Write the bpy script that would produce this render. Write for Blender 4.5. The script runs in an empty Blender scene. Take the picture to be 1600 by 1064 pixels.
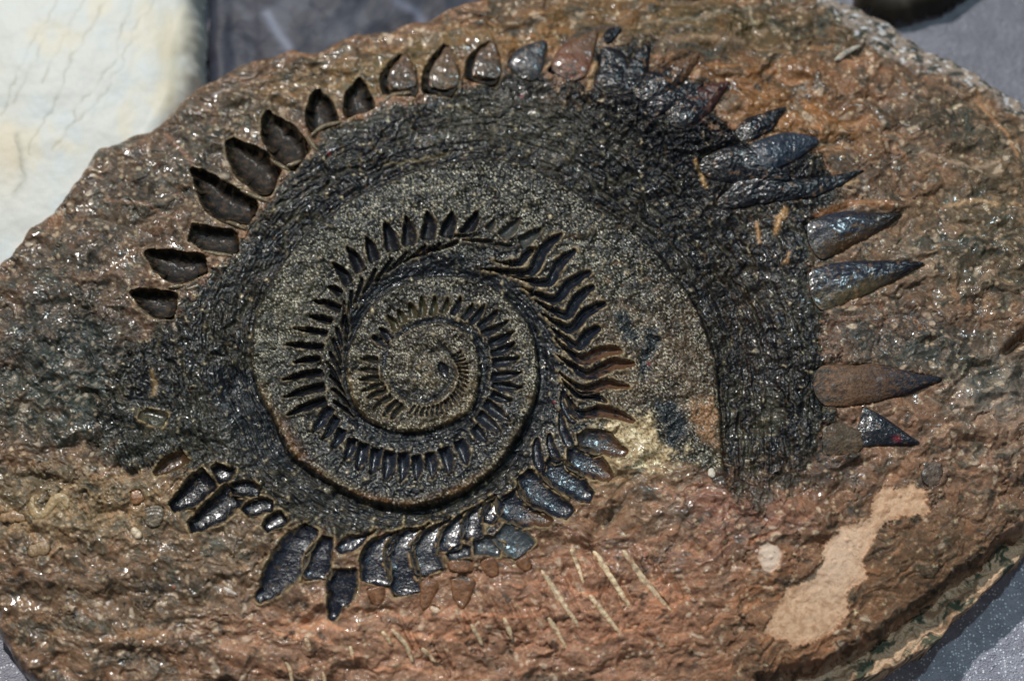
import bpy, math, random
import numpy as np
from mathutils import Vector, Matrix
random.seed(7); rng = np.random.default_rng(11)
C = bpy.context.scene.collection
PX = 0.00025                                   # one photo pixel on the slab = 0.25 mm

# ------------------------------------------------------------------ camera, light, exposure
TILT = math.radians(17); DIST = 0.64
scn = bpy.context.scene
cam_d = bpy.data.cameras.new('camera'); cam = bpy.data.objects.new('camera', cam_d); C.objects.link(cam)
cam.location = (0, -DIST*math.sin(TILT), DIST*math.cos(TILT)); cam.rotation_euler = (TILT, 0, 0)
cam_d.sensor_width = 36; cam_d.lens = 36*DIST/0.4
cam_d.clip_start = 0.01; cam_d.clip_end = 50
cam_d.dof.use_dof = True; cam_d.dof.focus_distance = DIST-0.004; cam_d.dof.aperture_fstop = 3.6
scn.camera = cam

w = bpy.data.worlds.new('World'); scn.world = w; w.use_nodes = True
w.node_tree.nodes['Background'].inputs[0].default_value = (0.75, 0.86, 1.0, 1)
w.node_tree.nodes['Background'].inputs[1].default_value = 0.05

def lamp(name, loc, size, power, col, target=(0, 0, 0)):
    d = bpy.data.lights.new(name, 'AREA'); d.shape = 'DISK'; d.size = size; d.energy = power; d.color = col
    o = bpy.data.objects.new(name, d); C.objects.link(o); o.location = loc
    o.rotation_euler = (Vector(target)-Vector(loc)).to_track_quat('-Z', 'Y').to_euler()
    return o
lamp('key_or_added_lamp', (-0.50, 0.80, 1.15), 0.05, 19.5, (1.0, 0.97, 0.93))
lamp('key_or_added_lamp', (0.35, 0.75, 1.5), 0.06, 7.0, (0.66, 0.90, 1.0))  # lamp added for bluish glints, no such source known
lamp('key_or_added_lamp', (-0.1, -0.75, 1.5), 0.08, 1.4, (0.9, 0.95, 1.0))  # small lamp added at the front for extra glints
scn.view_settings.view_transform = 'Standard'; scn.view_settings.look = 'None'
scn.view_settings.exposure = 0.0; scn.view_settings.gamma = 1.0
scn.cycles.max_bounces = 5; scn.cycles.diffuse_bounces = 3; scn.cycles.glossy_bounces = 3

# ------------------------------------------------------------------ helpers
def unproj(u, v, z=0.0):
    """point on the plane z seen at photo pixel (u, v)"""
    u = np.asarray(u, float); v = np.asarray(v, float)
    k = 0.4/DIST/1600
    dx = (u-800)*k; dy = -(v-532)*k
    ct, st = math.cos(TILT), math.sin(TILT)
    wx = dx; wy = dy*ct+st; wz = dy*st-ct
    t = (z-DIST*ct)/wz
    return wx*t, -DIST*st+wy*t

def lift(P, z):
    """plan position of points whose image is P when they lie z photo-pixels above the datum"""
    P = np.array(P, float); x, y = unproj(P[:, 0], P[:, 1], z*PX); k = 0.4/DIST/1600; ct, st = math.cos(TILT), math.sin(TILT)
    dy = y+DIST*st; dz = -DIST*ct; f = dy*st-dz*ct; yy = dy*ct+dz*st
    return np.column_stack([800+x/f/k, 532-yy/f/k])
def lin(*c):
    c = np.array(c, float)/255
    return np.where(c <= 0.04045, c/12.92, ((c+0.055)/1.055)**2.4)

def hsh(ix, iy, seed):
    h = (ix.astype(np.int64)*374761393+iy.astype(np.int64)*668265263+seed*1442695041) & 0xffffffff
    h = ((h ^ (h >> 13))*1274126177) & 0xffffffff
    return (h ^ (h >> 16)) & 0xffff
_ga = np.arange(65536)*(2*np.pi/65536); _gx = np.cos(_ga).astype(np.float32); _gy = np.sin(_ga).astype(np.float32)
def pn(x, y, seed=0, wrap=None):
    x0 = np.floor(x); y0 = np.floor(y); fx = (x-x0).astype(np.float32); fy = (y-y0).astype(np.float32)
    x0 = x0.astype(np.int64); y0 = y0.astype(np.int64); x1 = x0+1; y1 = y0+1
    if wrap: y0 = y0 % wrap; y1 = y1 % wrap
    def g(ix, iy, ax, ay):
        k = hsh(ix, iy, seed); return _gx[k]*ax+_gy[k]*ay
    sx = fx*fx*fx*(fx*(fx*6-15)+10); sy = fy*fy*fy*(fy*(fy*6-15)+10)
    a = g(x0, y0, fx, fy); b = g(x1, y0, fx-1, fy); c = g(x0, y1, fx, fy-1); d = g(x1, y1, fx-1, fy-1)
    return ((a+(b-a)*sx)*(1-sy)+(c+(d-c)*sx)*sy)*1.45
def fbm(x, y, seed, o=4, gain=.5, wrap=None):
    s = 0; a = 1
    for i in range(o):
        s = s+a*pn(x, y, seed+i*17, wrap); x = x*2.03; y = y*2 if wrap else y*2.03; a *= gain
        if wrap: wrap *= 2
    return s
def ridged(x, y, seed, o=4, gain=.5, wrap=None):
    s = 0; a = 1
    for i in range(o):
        s = s+a*(1-2*np.abs(pn(x, y, seed+i*17, wrap))); x = x*2.03; y = y*2 if wrap else y*2.03; a *= gain
        if wrap: wrap *= 2
    return s/2
def worley(x, y, seed):
    x0 = np.floor(x).astype(np.int64); y0 = np.floor(y).astype(np.int64)
    f1 = np.full(x.shape, 9., np.float32); f2 = f1.copy(); idd = np.zeros(x.shape, np.int64)
    for i in (-1, 0, 1):
        for j in (-1, 0, 1):
            cx = x0+i; cy = y0+j
            d = np.hypot(cx+hsh(cx, cy, seed)/65536-x, cy+hsh(cx, cy, seed+5)/65536-y).astype(np.float32)
            n = d < f1
            f2 = np.where(n, f1, np.minimum(f2, d)); f1 = np.where(n, d, f1); idd = np.where(n, hsh(cx, cy, seed+9), idd)
    return f1, f2, idd/65536
def ss(a, b, x):
    t = np.clip((x-a)/(b-a), 0, 1); return t*t*(3-2*t)
def sdpoly(U, V, P):
    """signed distance, positive inside"""
    P = np.array(P, float); n = len(P); d = np.full(U.shape, 1e9); s = np.zeros(U.shape, bool)
    for i in range(n):
        ax, ay = P[i]; bx, by = P[(i+1) % n]; ex, ey = bx-ax, by-ay
        wx = U-ax; wy = V-ay; t = np.clip((wx*ex+wy*ey)/(ex*ex+ey*ey+1e-9), 0, 1)
        d = np.minimum(d, (wx-ex*t)**2+(wy-ey*t)**2)
        c = ((ay > V) != (by > V)) & (U < (bx-ax)*(V-ay)/((by-ay) if by != ay else 1e-9)+ax)
        s ^= c
    d = np.sqrt(d); return np.where(s, d, -d)
def sdline(U, V, P):
    d = np.full(U.shape, 1e9); tt = np.zeros(U.shape); n = len(P)-1
    for i in range(n):
        ax, ay = P[i]; bx, by = P[i+1]; ex, ey = bx-ax, by-ay
        wx = U-ax; wy = V-ay; t = np.clip((wx*ex+wy*ey)/(ex*ex+ey*ey+1e-9), 0, 1)
        q = np.hypot(wx-ex*t, wy-ey*t); m = q < d; d = np.where(m, q, d); tt = np.where(m, (i+t)/n, tt)
    return d, tt
def spline(P, n, extra=None):
    """Catmull-Rom through the rows of P"""
    P = np.array(P, float); m = len(P)
    if m == 2: 
        t = np.linspace(0, 1, n)[:, None]; return P[0]*(1-t)+P[1]*t
    Q = np.vstack([2*P[0]-P[1], P, 2*P[-1]-P[-2]]); s = np.linspace(0, m-1-1e-6, n); i = s.astype(int); t = (s-i)[:, None]
    a, b, c, d = Q[i], Q[i+1], Q[i+2], Q[i+3]
    return .5*(2*b+(c-a)*t+(2*a-5*b+4*c-d)*t*t+(3*b-a-3*c+d)*t**3)

# ------------------------------------------------------------------ the traced plan of the slab (photo pixels = 0.25 mm)
OUT = [(-60,470),(0,416),(24,395),(47,359),(99,320),(118,284),(158,237),(197,221),(253,197),(292,158),(316,140),(363,114),(426,87),(466,81),(495,84),(532,71),(577,56),(611,52),(652,34),(675,34),(705,19),(742,6),(790,-12),(900,-45),(1050,-60),(1200,-40),(1335,6),(1397,31),(1434,65),(1482,87),(1532,115),(1580,147),(1640,185),(1690,260),(1720,400),(1715,560),(1690,700),(1650,800),(1600,871),(1548,919),(1493,970),(1452,1018),(1391,1049),(1340,1066),(1200,1110),(1000,1150),(700,1170),(400,1165),(200,1140),(100,1110),(45,1064),(20,1030),(-5,985),(-60,900),(-110,760),(-110,600)]
OUT0 = OUT; OUT = lift(OUT, -72); cO = OUT.mean(0); OUT = OUT+6*(OUT-cO)/np.linalg.norm(OUT-cO, axis=1, keepdims=True)
CU, CV = 672., 578.
SP = [(601,577),(618,530),(676,503),(730,520),(748,562),(747,600),(733,640),(681,667),(618,672),(561,643),(540,577),(552,528),(581,477),(625,445),(690,430),(755,440),(789,464),(825,506),(840,562),(838,616),(812,675),(780,725),(730,765),(680,785),(630,792),(570,780),(510,750),(455,710),(425,650),(400,600),(393,540),(405,480),(440,415),(490,355),(560,305),(640,270),(720,250),(810,255),(900,300),(1000,370),(1075,460),(1115,550),(1125,640),(1130,740)]
GR = SP[20:]+[(1040,715),(985,660),(930,690),(880,740)]
DARK = [(150,640),(190,575),(240,510),(270,480),(300,450),(335,420),(375,385),(400,330),(425,300),(450,262),(490,235),(500,205),(530,185),(575,180),(600,160),(650,145),(720,118),(780,112),(830,112),(870,128),(920,122),(925,85),(960,62),(1012,66),(1005,112),(1090,95),(1070,135),(1138,140),(1120,190),(1165,205),(1180,225),(1240,205),(1290,255),(1310,290),(1285,330),(1275,420),(1285,500),(1300,560),(1290,680),(1240,760),(1190,790),(1130,760),(1090,735),(1020,620),(930,620),(905,700),(850,745),(790,790),(700,815),(620,835),(560,840),(500,832),(440,815),(390,795),(330,745),(270,735),(200,735),(160,700)]
BIGPATCH = [(1380,756),(1397,763),(1428,753),(1450,767),(1449,780),(1459,794),(1449,803),(1408,806),(1391,813),(1370,833),(1362,854),(1346,876),(1358,902),(1326,922),(1329,936),(1326,960),(1302,987),(1271,1001),(1242,1009),(1233,997),(1213,996),(1192,984),(1216,946),(1228,919),(1247,909),(1268,895),(1285,874),(1286,854),(1305,835),(1312,823),(1360,809),(1363,782),(1374,762)]
SMALLPATCH = [(1197,847),(1213,852),(1222,864),(1218,885),(1203,896),(1191,890),(1182,871),(1185,854)]

# spiral as radius over running angle
sp = spline(SP, 900); an = np.unwrap(np.arctan2(sp[:, 1]-CV, sp[:, 0]-CU)); ra = np.hypot(sp[:, 0]-CU, sp[:, 1]-CV)
AN0 = an[0]
def spiral_field(U, V):
    th = np.arctan2(V-CV, U-CU); r = np.hypot(U-CU, V-CV)
    d1 = np.full(U.shape, -99.); nn = np.zeros(U.shape); din = np.full(U.shape, 999.)
    for k in range(-1, 5):
        a = th+2*np.pi*k
        ok = (a >= an[0]) & (a <= an[-1])
        R = np.interp(a, an, ra); q = r-R
        m = ok & (q >= 0); d1 = np.where(m, q, d1); nn = np.where(m, (a-AN0)/(2*np.pi), nn)
        m2 = ok & (q < 0) & (-q < din); din = np.where(m2, -q, din)
    return d1, nn, din, th, r
def wband(n): return np.interp(n, [0, .25, .5, .75, 1, 1.25, 1.5, 1.75, 2, 2.25, 2.5, 2.62], [9, 10, 19, 26, 28, 40, 34, 36, 90, 90, 150, 160])
def aband(n): return np.interp(n, [0, .25, .5, .75, 1, 1.25, 1.5, 1.75, 2, 2.25, 2.4, 2.62], [5, 7, 11, 14, 13, 15, 15, 20, 13, 11, 13, 9])

# ------------------------------------------------------------------ smooth macro height (px units)
def gauss(U, V, u, v, a, b, rot=0, p=2):
    c, s = math.cos(math.radians(rot)), math.sin(math.radians(rot)); x = (U-u)*c+(V-v)*s; y = -(U-u)*s+(V-v)*c
    return np.exp(-((x/a)**2+(y/b)**2)**(p/2))
LEDGE = lift([(1720,760),(1600,848),(1530,900),(1450,955),(1380,1010),(1310,1046),(1200,1075)], -6); LEDGE = (LEDGE-np.array([13., 17.])).tolist()
def macro(U, V, edge_noise=0):
    d = sdpoly(U, V, OUT)+edge_noise
    h = -34*(1-np.clip(d/330, 0, 1))**2
    x = np.clip(d/30, 0, 1); h = h-110*(1-np.sqrt(np.clip(1-(1-x)**2, 0, 1)))
    d1, n, din, th, r = spiral_field(U, V)
    b = (d1 >= 0)
    wb = wband(n); fade = 1-ss(.0, .22, (n-2.40))
    h = h-np.where(b, aband(n)*fade*np.exp(-(np.maximum(d1, 0)/(wb*.55+2))**1.3), 0)
    h = h+np.where(din < 40, 2.2*np.exp(-(din/7)**2), 0)
    h = h+np.where(b & (n > .5), np.clip(d1-wb, 0, 60)*.05, 0)
    h = h-8*gauss(U, V, 672, 590, 60, 60)
    # outside of the coil: step at the foot of the outer teeth, lumps, ledges
    h = h+10*gauss(U, V, 1030, 190, 150, 60, 20)+9*gauss(U, V, 1200, 260, 60, 40, 20)+7*gauss(U, V, 1400, 520, 100, 45, 5)
    h = h-12*gauss(U, V, 1160, 520, 50, 220, -4)+6*gauss(U, V, 1255, 560, 35, 200, 0)
    h = h+8*gauss(U, V, 230, 690, 110, 14, -18)+7*gauss(U, V, 215, 655, 70, 9, 12)+6*gauss(U, V, 240, 715, 70, 9, -22)
    h = h+9*gauss(U, V, 1210, 830, 70, 60, -20, 3)+7*gauss(U, V, 1420, 880, 60, 40, -30, 3)
    h = h-14*gauss(U, V, 940, 830, 14, 60, 38)+6*gauss(U, V, 1090, 800, 110, 45, 10)
    h = h+8*gauss(U, V, 640, 985, 330, 30, -6)-7*gauss(U, V, 420, 985, 140, 14, -12)
    h = h+9*gauss(U, V, 300, 560, 60, 110, 20)
    return h, d, d1, n, din, th, r

# ------------------------------------------------------------------ list of teeth  (pts base->tip, half-width list, kind, depth, colour)
BK = lin(22,24,30); BB = lin(32,35,45); OL = lin(72,66,48); BR = lin(88,62,44); RB = lin(120,80,62); GY = lin(92,96,100); TAN = lin(168,142,108)
T = []
def tooth(pts, wid, kind='pit', dep=8, col=BK, tip=None, label=None, cap=(.12, .12), root=None, side=0.0, name='tooth', gloss=.25, rim=.5, under=None):
    T.append(dict(pts=pts, wid=wid, kind=kind, dep=dep, col=col, tip=tip, label=label, cap=cap, root=root, side=side, name=name, gloss=gloss, rim=rim, under=under))
# outer ring, hollow moulds in the upper left
PB = lin(18,16,14)
for p, w_, d_, c_ in [
    ([(276,481),(240,472),(205,455)], (21,19,3), 13, PB),
    ([(324,414),(272,416),(225,390)], (15,23,4), 14, PB),
    ([(372,377),(335,376),(296,362)], (17,20,12), 12, lin(24,23,21)),
    ([(398,332),(345,309),(297,258)], (20,26,3), 17, PB),
    ([(432,285),(390,254),(357,212)], (22,27,7), 16, lin(26,20,15)),
    ([(474,247),(440,215),(414,168)], (20,27,3), 15, lin(28,22,17)),
    ([(506,200),(499,168),(492,134)], (26,21,3), 15, PB),
    ([(560,176),(560,148),(557,115)], (25,20,3), 12, PB)]:
    tooth(p, [x_*1.1 for x_ in w_], 'pit', d_+4, c_, cap=(.2, .04), gloss=.6, rim=.4)
for p, w_, c_ in [([(622,146),(624,112),(628,76)], (30,27,4), lin(84,66,46)), ([(684,146),(690,108),(698,64)], (31,27,4), lin(110,88,60)),
    ([(752,128),(757,95),(768,58)], (31,27,4), lin(78,60,44))]:
    tooth(p, w_, 'pit', 9, lin(20,19,18), cap=(.25, .03), gloss=.5, rim=.3)
    q_ = [((a_[0]*.9+(p[0][0]+p[2][0])/2*.1)+4, a_[1]*.86+(p[0][1]+p[2][1])/2*.14-5) for a_ in p]
    tooth(q_, [x_*.74 for x_ in w_], 'proud', 2.6, [x_*.6 for x_ in c_], tip=lin(92,68,48), cap=(.25, .06), gloss=.45, name='tooth_core')
tooth([(812,118),(828,90),(852,60)], (32,24,4), 'proud', 8, lin(58,60,64), cap=(.25, .04))
tooth([(886,124),(902,86),(934,44)], (33,26,3), 'proud', 7, lin(112,74,56), tip=lin(96,72,52), cap=(.25, .03), label='reddish brown tooth with its enamel gone', gloss=.4)
tooth([(858,114),(880,86),(908,56)], (6,7,2), 'pit', 8, BK, cap=(.1, .05), rim=.1)
tooth([(956,150),(960,112),(944,72)], (38,31,8), 'proud', 9, BK, gloss=.31, cap=(.3, .1))
tooth([(945,62),(956,50),(972,40)], (9,10,4), 'proud', 6, BK, gloss=.31, cap=(.3, .1))
tooth([(978,146),(996,108),(1013,62)], (18,17,3), 'proud', 10, BK, gloss=.31, cap=(.2, .03))
tooth([(990,150),(1045,120),(1094,84)], (22,21,3), 'proud', 10, BK, tip=lin(104,76,54), gloss=.31, cap=(.2, .03))
tooth([(1040,188),(1092,162),(1142,130)], (28,25,2), 'proud', 11, BK, tip=lin(80,52,48), gloss=.31, cap=(.25, .02))
tooth([(1010,180),(1060,150),(1100,132)], (18,16,3), 'proud', 9, BK, gloss=.31, cap=(.25, .02))
tooth([(1150,216),(1192,194),(1228,168)], (19,17,2), 'proud', 8, BK, gloss=.31, cap=(.3, .03))
tooth([(1165,262),(1225,236),(1280,222)], (24,27,5), 'proud', 12, lin(50,58,70), gloss=.31, cap=(.2, .05), label='silvery dark tooth')
tooth([(1092,262),(1160,262),(1236,286)], (20,27,5), 'proud', 10, BK, gloss=.31, cap=(.3, .05))
tooth([(1120,316),(1180,300),(1262,306)], (14,20,4), 'proud', 8, BK, gloss=.31, cap=(.3, .05))
tooth([(1195,308),(1280,292),(1350,268)], (13,14,2), 'proud', 6, lin(30,33,38), gloss=.31, cap=(.3, .03))
tooth([(1262,378),(1330,354),(1410,336)], (32,27,2), 'proud', 11, lin(50,54,66), tip=lin(44,40,38), under=lin(70,54,38), cap=(.10, .01), label='smooth slate grey tooth with a serrated upper edge', gloss=.22)
tooth([(1264,456),(1345,434),(1445,414)], (36,29,2), 'proud', 11, lin(46,48,58), tip=lin(30,32,40), under=lin(84,74,54), cap=(.10, .01), gloss=.25)
tooth([(1270,606),(1360,600),(1472,596)], (28,31,3), 'proud', 11, lin(104,78,58), tip=lin(40,43,52), cap=(.10, .01), label='brown tooth with a dark pointed end', gloss=.5)
tooth([(1340,668),(1385,676),(1438,690)], (34,20,2), 'proud', 8, lin(40,43,50), cap=(.05, .02), label='flat dark triangular tooth tip with a red spot')
tooth([(1284,686),(1320,688),(1352,694)], (26,24,16), 'proud', 4, lin(84,70,54), cap=(.3, .2), gloss=.5)
# lower left, oblong moulds
for p, w_, d_, c_ in [
    ([(292,712),(266,726),(240,741)], (9,9,3), 8, lin(78,58,40)),
    ([(330,745),(300,772),(268,796)], (16,15,6), 12, BK),
    ([(352,727),(348,737),(336,745)], (12,14,10), 9, BK),
    ([(372,768),(340,796),(296,826)], (17,16,7), 12, BK),
    ([(407,770),(384,764),(360,766)], (9,10,7), 8, BK),
    ([(428,790),(404,790),(382,802)], (7,11,7), 7, BK),
    ([(446,806),(430,815),(413,828)], (8,10,5), 7, BK),
    ([(262,660),(240,654),(218,650)], (8,9,5), 5, lin(60,60,48)),
    # bottom row of long black curved teeth
    ([(489,823),(462,858),(436,900),(402,940)], (9,19,19,4), 7, BB),
    ([(512,838),(500,872),(495,906)], (7,15,17), 7, BB),
    ([(572,836),(548,850),(527,862)], (3,10,5), 6, BB),
    ([(538,888),(536,918),(514,968)], (15,17,3), 7, BB),
    ([(618,834),(588,866),(588,914)], (5,16,18), 7, BB),
    ([(658,827),(626,856),(638,930)], (5,17,19), 7, BB),
    ([(692,818),(664,856),(674,896)], (5,16,17), 7, lin(42,45,53)),
    ([(728,802),(704,838),(702,862)], (5,14,14), 7, lin(38,42,52)),
    ([(760,784),(738,820),(738,844)], (5,13,13), 7, BB),
    ([(782,780),(768,798),(762,818)], (7,11,6), 6, BB),
    ([(782,826),(802,842),(820,864)], (15,18,15), 5, lin(62,68,72)),
    ([(736,862),(716,862),(699,872)], (6,8,4), 5, lin(50,54,60)),
    ([(740,856),(762,852),(784,860)], (9,12,8), 6, lin(58,62,66)),
    ([(798,768),(806,794),(862,818)], (12,19,5), 8, BB),
    ([(818,738),(838,768),(892,806)], (9,19,8), 8, BB),
    ([(850,724),(878,744),(926,780)], (11,18,7), 8, BB),
    ([(886,712),(918,724),(956,750)], (11,17,4), 7, BB),
    ([(902,690),(935,690),(980,710)], (8,15,4), 6, lin(52,50,52)),
    ]:
    if 560 < p[0][0] < 790 and p[0][1] > 780 and len(p) == 3 and p[2][1] > p[0][1]+20 and w_[0] < 9: p = [(p[0][0]+17, p[0][1]-11)]+p; w_ = (1.2, w_[0]*.8)+tuple(w_[1:])
    tooth(p, [x_*1.38 for x_ in w_], 'pit', d_, c_, cap=(.07, .07), gloss=.24, tip=(BR if w_[-1] < 6 and p[2][0] > 850 else None), rim=1.1)
for p, w_ in [([(839,682),(840,712),(846,736)], (5,8,8)), ([(858,676),(862,700),(872,722)], (4,7,8)), ([(875,640),(880,672),(893,702)], (4,7,8)), ([(878,610),(886,640),(902,660)], (4,8,8))]:
    tooth(p, w_, 'pit', 6, BB, cap=(.2, .2), name='tooth_root')
# lower enamel-free stubs under the bottom row
for p, w_ in [([(722,874),(722,888),(721,896)], (18,19,12)), ([(724,900),(722,930),(722,952)], (20,15,4)), ([(760,872),(768,890),(772,902)], (16,12,6)), ([(586,916),(588,930),(586,946)], (16,13,5)), ([(812,872),(822,884),(826,892)], (12,10,5)), ([(672,905),(668,930),(660,952)], (16,12,5))]:
    tooth(p, w_, 'proud', 4, lin(128,88,60), cap=(.2, .2), name='tooth_stub', gloss=.4)
for p in [[(374,295),(398,305),(420,314)],[(424,250),(438,257),(452,266)],[(478,208),(487,222),(496,234)],[(484,210),(504,194),(534,186)],[(352,345),(368,349),(384,357)],[(314,392),(340,396),(364,399)],[(290,453),(302,450),(312,444)],[(262,450),(274,448),(288,446)],[(594,160),(612,145),(642,140)],[(446,258),(458,254),(470,248)]]:
    tooth(p, (2.2, 3.6, 2.4), 'proud', 3.2, lin(112,98,74), cap=(.15, .15), name='tooth_rim', gloss=.35)
# second whorl
def m(b, t, wd, col=lin(24,26,32), dep=8, bend=2, **k):
    k.setdefault('gloss', .5)
    bx, by = b; tx, ty = t; L = math.hypot(tx-bx, ty-by); nx, ny = -(ty-by)/L, (tx-bx)/L
    mid = ((bx+tx)/2+nx*bend, (by+ty)/2+ny*bend)
    tooth([b, mid, t], (wd*.5, wd*.46, 1.5), 'pit', dep, col, cap=(.1, .02), side=-.35, **k)
def swing(b, ang, dr):
    a = math.atan2(b[1]-CV, b[0]-CU); r = math.hypot(b[0]-CU, b[1]-CV)
    return (CU+(r+dr)*math.cos(a+ang), CV+(r+dr)*math.sin(a+ang))
for b, t, wd in [((724,369),(746,330),22),((695,371),(707,330),24),((670,374),(668,329),23),((639,383),(634,338),22),((614,392),(600,347),22),((587,408),(571,370),20),((564,424),(542,385),19),
                 ((546,443),(519,410),18),((533,460),(512,446),14),((533,482),(490,469),13),((519,503),(481,494),13),((512,521),(458,514),12),((506,543),(443,539),13),((501,560),(457,567),11),((505,581),(440,594),13),((508,603),(442,621),15),((510,625),(447,650),16)]:
    s0 = swing(b, -.02, -9); s1 = swing(b, -.13, -22); s2 = swing(b, -.27, -30)
    m(b, t, wd, dep=9, root=([s2, s1, s0], (1.2, 3.4, 3.2)), rim=.25)
for b, t, wd in [((761,359),(773,342),13),((783,371),(812,340),18),((812,381),(846,357),19)]:
    s0 = swing(b, -.02, -9); s1 = swing(b, -.13, -20); s2 = swing(b, -.27, -26)
    m(b, t, wd, dep=6, col=lin(58,60,58), root=([s2, s1, s0], (1.2, 3.4, 3.2)), rim=.25)
for b, t, wd in [((b_[0]*1., b_[1]*1.), t_, w_*1.35) for b_, t_, w_ in [((515,635),(486,677),13),((527,650),(503,687),12),((535,669),(518,701),13),((552,684),(537,721),14),((569,691),(557,733),15),((589,699),(579,743),15),((610,704),(601,752),16),((630,706),(626,755),15),((650,710),(650,752),13),((672,706),(676,750),13),((694,698),(702,742),14),((716,686),(730,728),14)]]:
    m(b, t, wd, dep=8, bend=-2, col=lin(36,40,50), rim=.3, gloss=.25)
for tp, bd, rt, wd in [((840,388),(812,410),(770,406),10),((878,366),(829,424),(748,418),13),((900,391),(857,441),(790,428),13),((924,425),(869,468),(812,446),13),((929,447),(886,492),(832,466),13),((948,474),(892,514),(843,486),13),((939,513),(902,542),(858,508),14),((973,550),(912,563),(864,526),14),((993,569),(922,586),(868,552),14),((985,606),(912,610),(872,578),12),((949,631),(906,618),(876,590),10),((993,660),(905,646),(878,606),13)]:
    brown = tp[0] > 960; md = ((bd[0]+tp[0])/2-(bd[1]-tp[1])*.06, (bd[1]+tp[1])/2-(tp[0]-bd[0])*.10)
    tooth([rt, ((rt[0]+bd[0])/2-1, (rt[1]+bd[1])/2+2), bd, md, tp], (1, wd*.34, wd*.62, wd*.72, wd*.34), 'pit', 9, lin(32,36,45), tip=(lin(100,72,54) if brown else None), cap=(.02, .07), side=-.45, rim=.75, gloss=.22)
# third whorl
for i, (b, t, wd) in enumerate([((606,538),(579,526),13),((610,530),(591,511),12),((620,516),(604,491),12),((630,504),(621,482),12),((645,496),(640,472),12),((659,494),(659,462),12),((675,493),(679,462),11),((691,489),(700,464),10),((706,491),(720,462),11),((723,499),(739,472),11),((735,504),(757,474),11),((747,511),(777,484),12),((752,521),(795,500),12),
        ((764,538),(805,516),12),((767,550),(805,535),11),((769,567),(813,557),12),((767,587),(816,582),12),((769,599),(818,606),12),((767,614),(801,626),12),((757,628),(799,658),14),((747,645),(784,675),14),((740,665),(762,689),12)]):
    m(b, t, wd*(1.35 if i > 12 else 1.1), dep=6, col=(OL if 2 <= i <= 7 else lin(34,38,45)), rim=.3, gloss=.3)
for b, t in [((591,562),(562,560)),((591,580),(559,577)),((593,591),(560,594)),((601,601),(564,611)),((605,608),(572,623)),((613,618),(583,638)),((623,626),(598,650)),((630,631),(610,655))]:
    m(b, t, 11, dep=5, col=lin(48,45,38), bend=1, rim=.4, gloss=.3)
for k in range(22):
    f_ = k/21; a = math.radians(112-f_*146); r0 = 58-19*f_; r1 = 76-18*f_
    m((CU+r0*math.cos(a), CV+r0*math.sin(a)), (CU+r1*math.cos(a+.06), CV+r1*math.sin(a+.06)), 6.4-1.2*f_, dep=3.5, bend=.5, col=lin(44,45,46), rim=.2, gloss=.3)
# the tiny last turn at the centre
tooth([(686,564),(694,577),(697,590)], (5,8,4), 'pit', 4, lin(36,38,42), cap=(.3, .3), name='whorl_core', rim=.1)
# pale spines, shells, pebbles
SPC = lin(228,200,162)
for p in [[(892,857),(903,884),(912,912)],[(846,890),(872,930),(905,980)],[(973,859),(1008,908),(1052,956)],[(927,859),(950,895),(986,951)],[(921,929),(945,960),(969,988)],[(855,964),(870,985),(886,1012)],[(735,975),(746,992),(754,1008)],[(787,964),(795,982),(800,999)],[(597,986),(604,996),(612,1008)],[(612,982),(632,1005),(645,1034)],[(658,1012),(670,1022),(680,1034)],[(477,995),(481,1005),(485,1017)],[(547,1008),(549,1018),(551,1028)],[(444,1030),(452,1046),(455,1072)],[(503,1047),(505,1058),(506,1068)]]:
    L = math.hypot(p[2][0]-p[0][0], p[2][1]-p[0][1]); wd = 2.4+L*.014
    tooth(p, (wd*1.0, wd*1.35, wd*.7), 'proud', 3.4, SPC*(.85+.3*((p[0][0]*7) % 10)/10), cap=(.1, .1), name='spine', gloss=.35)
for p, w_, c_, d_, nm in [
    ([(50,774),(48,792),(60,803),(75,795),(86,779),(100,780),(106,795)], (6,7,7,7,8,8,6), lin(176,150,110), 4, 'shell'),
    ([(40,862),(56,857),(76,850)], (8,11,8), lin(160,132,100), 4.5, 'shell'),
    ([(-4,808),(16,805),(38,808)], (8,9,6), lin(160,128,94), 4, 'shell'),
    ([(204,778),(214,777),(224,772)], (8,11,8), lin(140,98,62), 3, 'shell'),
    ([(226,808),(242,806),(257,804)], (12,16,11), lin(104,92,74), 2.4, 'shell'),
    ([(206,826),(213,832),(219,842)], (5,7,5), lin(226,206,176), 6, 'pebble'),
    ([(1112,731),(1112,740),(1113,748)], (4,6,4), lin(232,222,204), 6, 'pebble'),
    ([(1440,742),(1456,738),(1474,740)], (12,21,10), lin(104,88,76), 2.4, 'shell'),
    ([(372,930),(358,924),(350,916)], (2,4,2), lin(220,205,190), 4, 'pebble'),
    ([(1306,92),(1326,76),(1348,64)], (4,5,3), lin(176,172,160), 4, 'spine'),
    ([(672,948),(680,953),(688,955)], (4,6,4), lin(220,190,160), 4, 'pebble')]:
    tooth(p, w_, 'proud', d_, c_, cap=(.2, .2), name=nm, gloss=.3)

# ------------------------------------------------------------------ slab height and colour on a fine grid
st = 1.45
us = np.concatenate([np.arange(-190, -12, 9.), np.arange(-12, 1612, st), np.arange(1614, 1800, 9.)])
vs = np.concatenate([np.arange(-140, -40, 9.), np.arange(-38, -12, 3.), np.arange(-12, 1076, st), np.arange(1078, 1240, 9.)])
U, V = np.meshgrid(us, vs)
n1 = fbm(U/60, V/60, 3, 4); n2 = fbm(U/60, V/60, 41, 4)
en = 4*fbm(U/40, V/40, 77, 3)
H0, dE, d1, nn, din, th, rr = macro(U, V, en)
Uw = U+14*n1; Vw = V+14*n2
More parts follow.
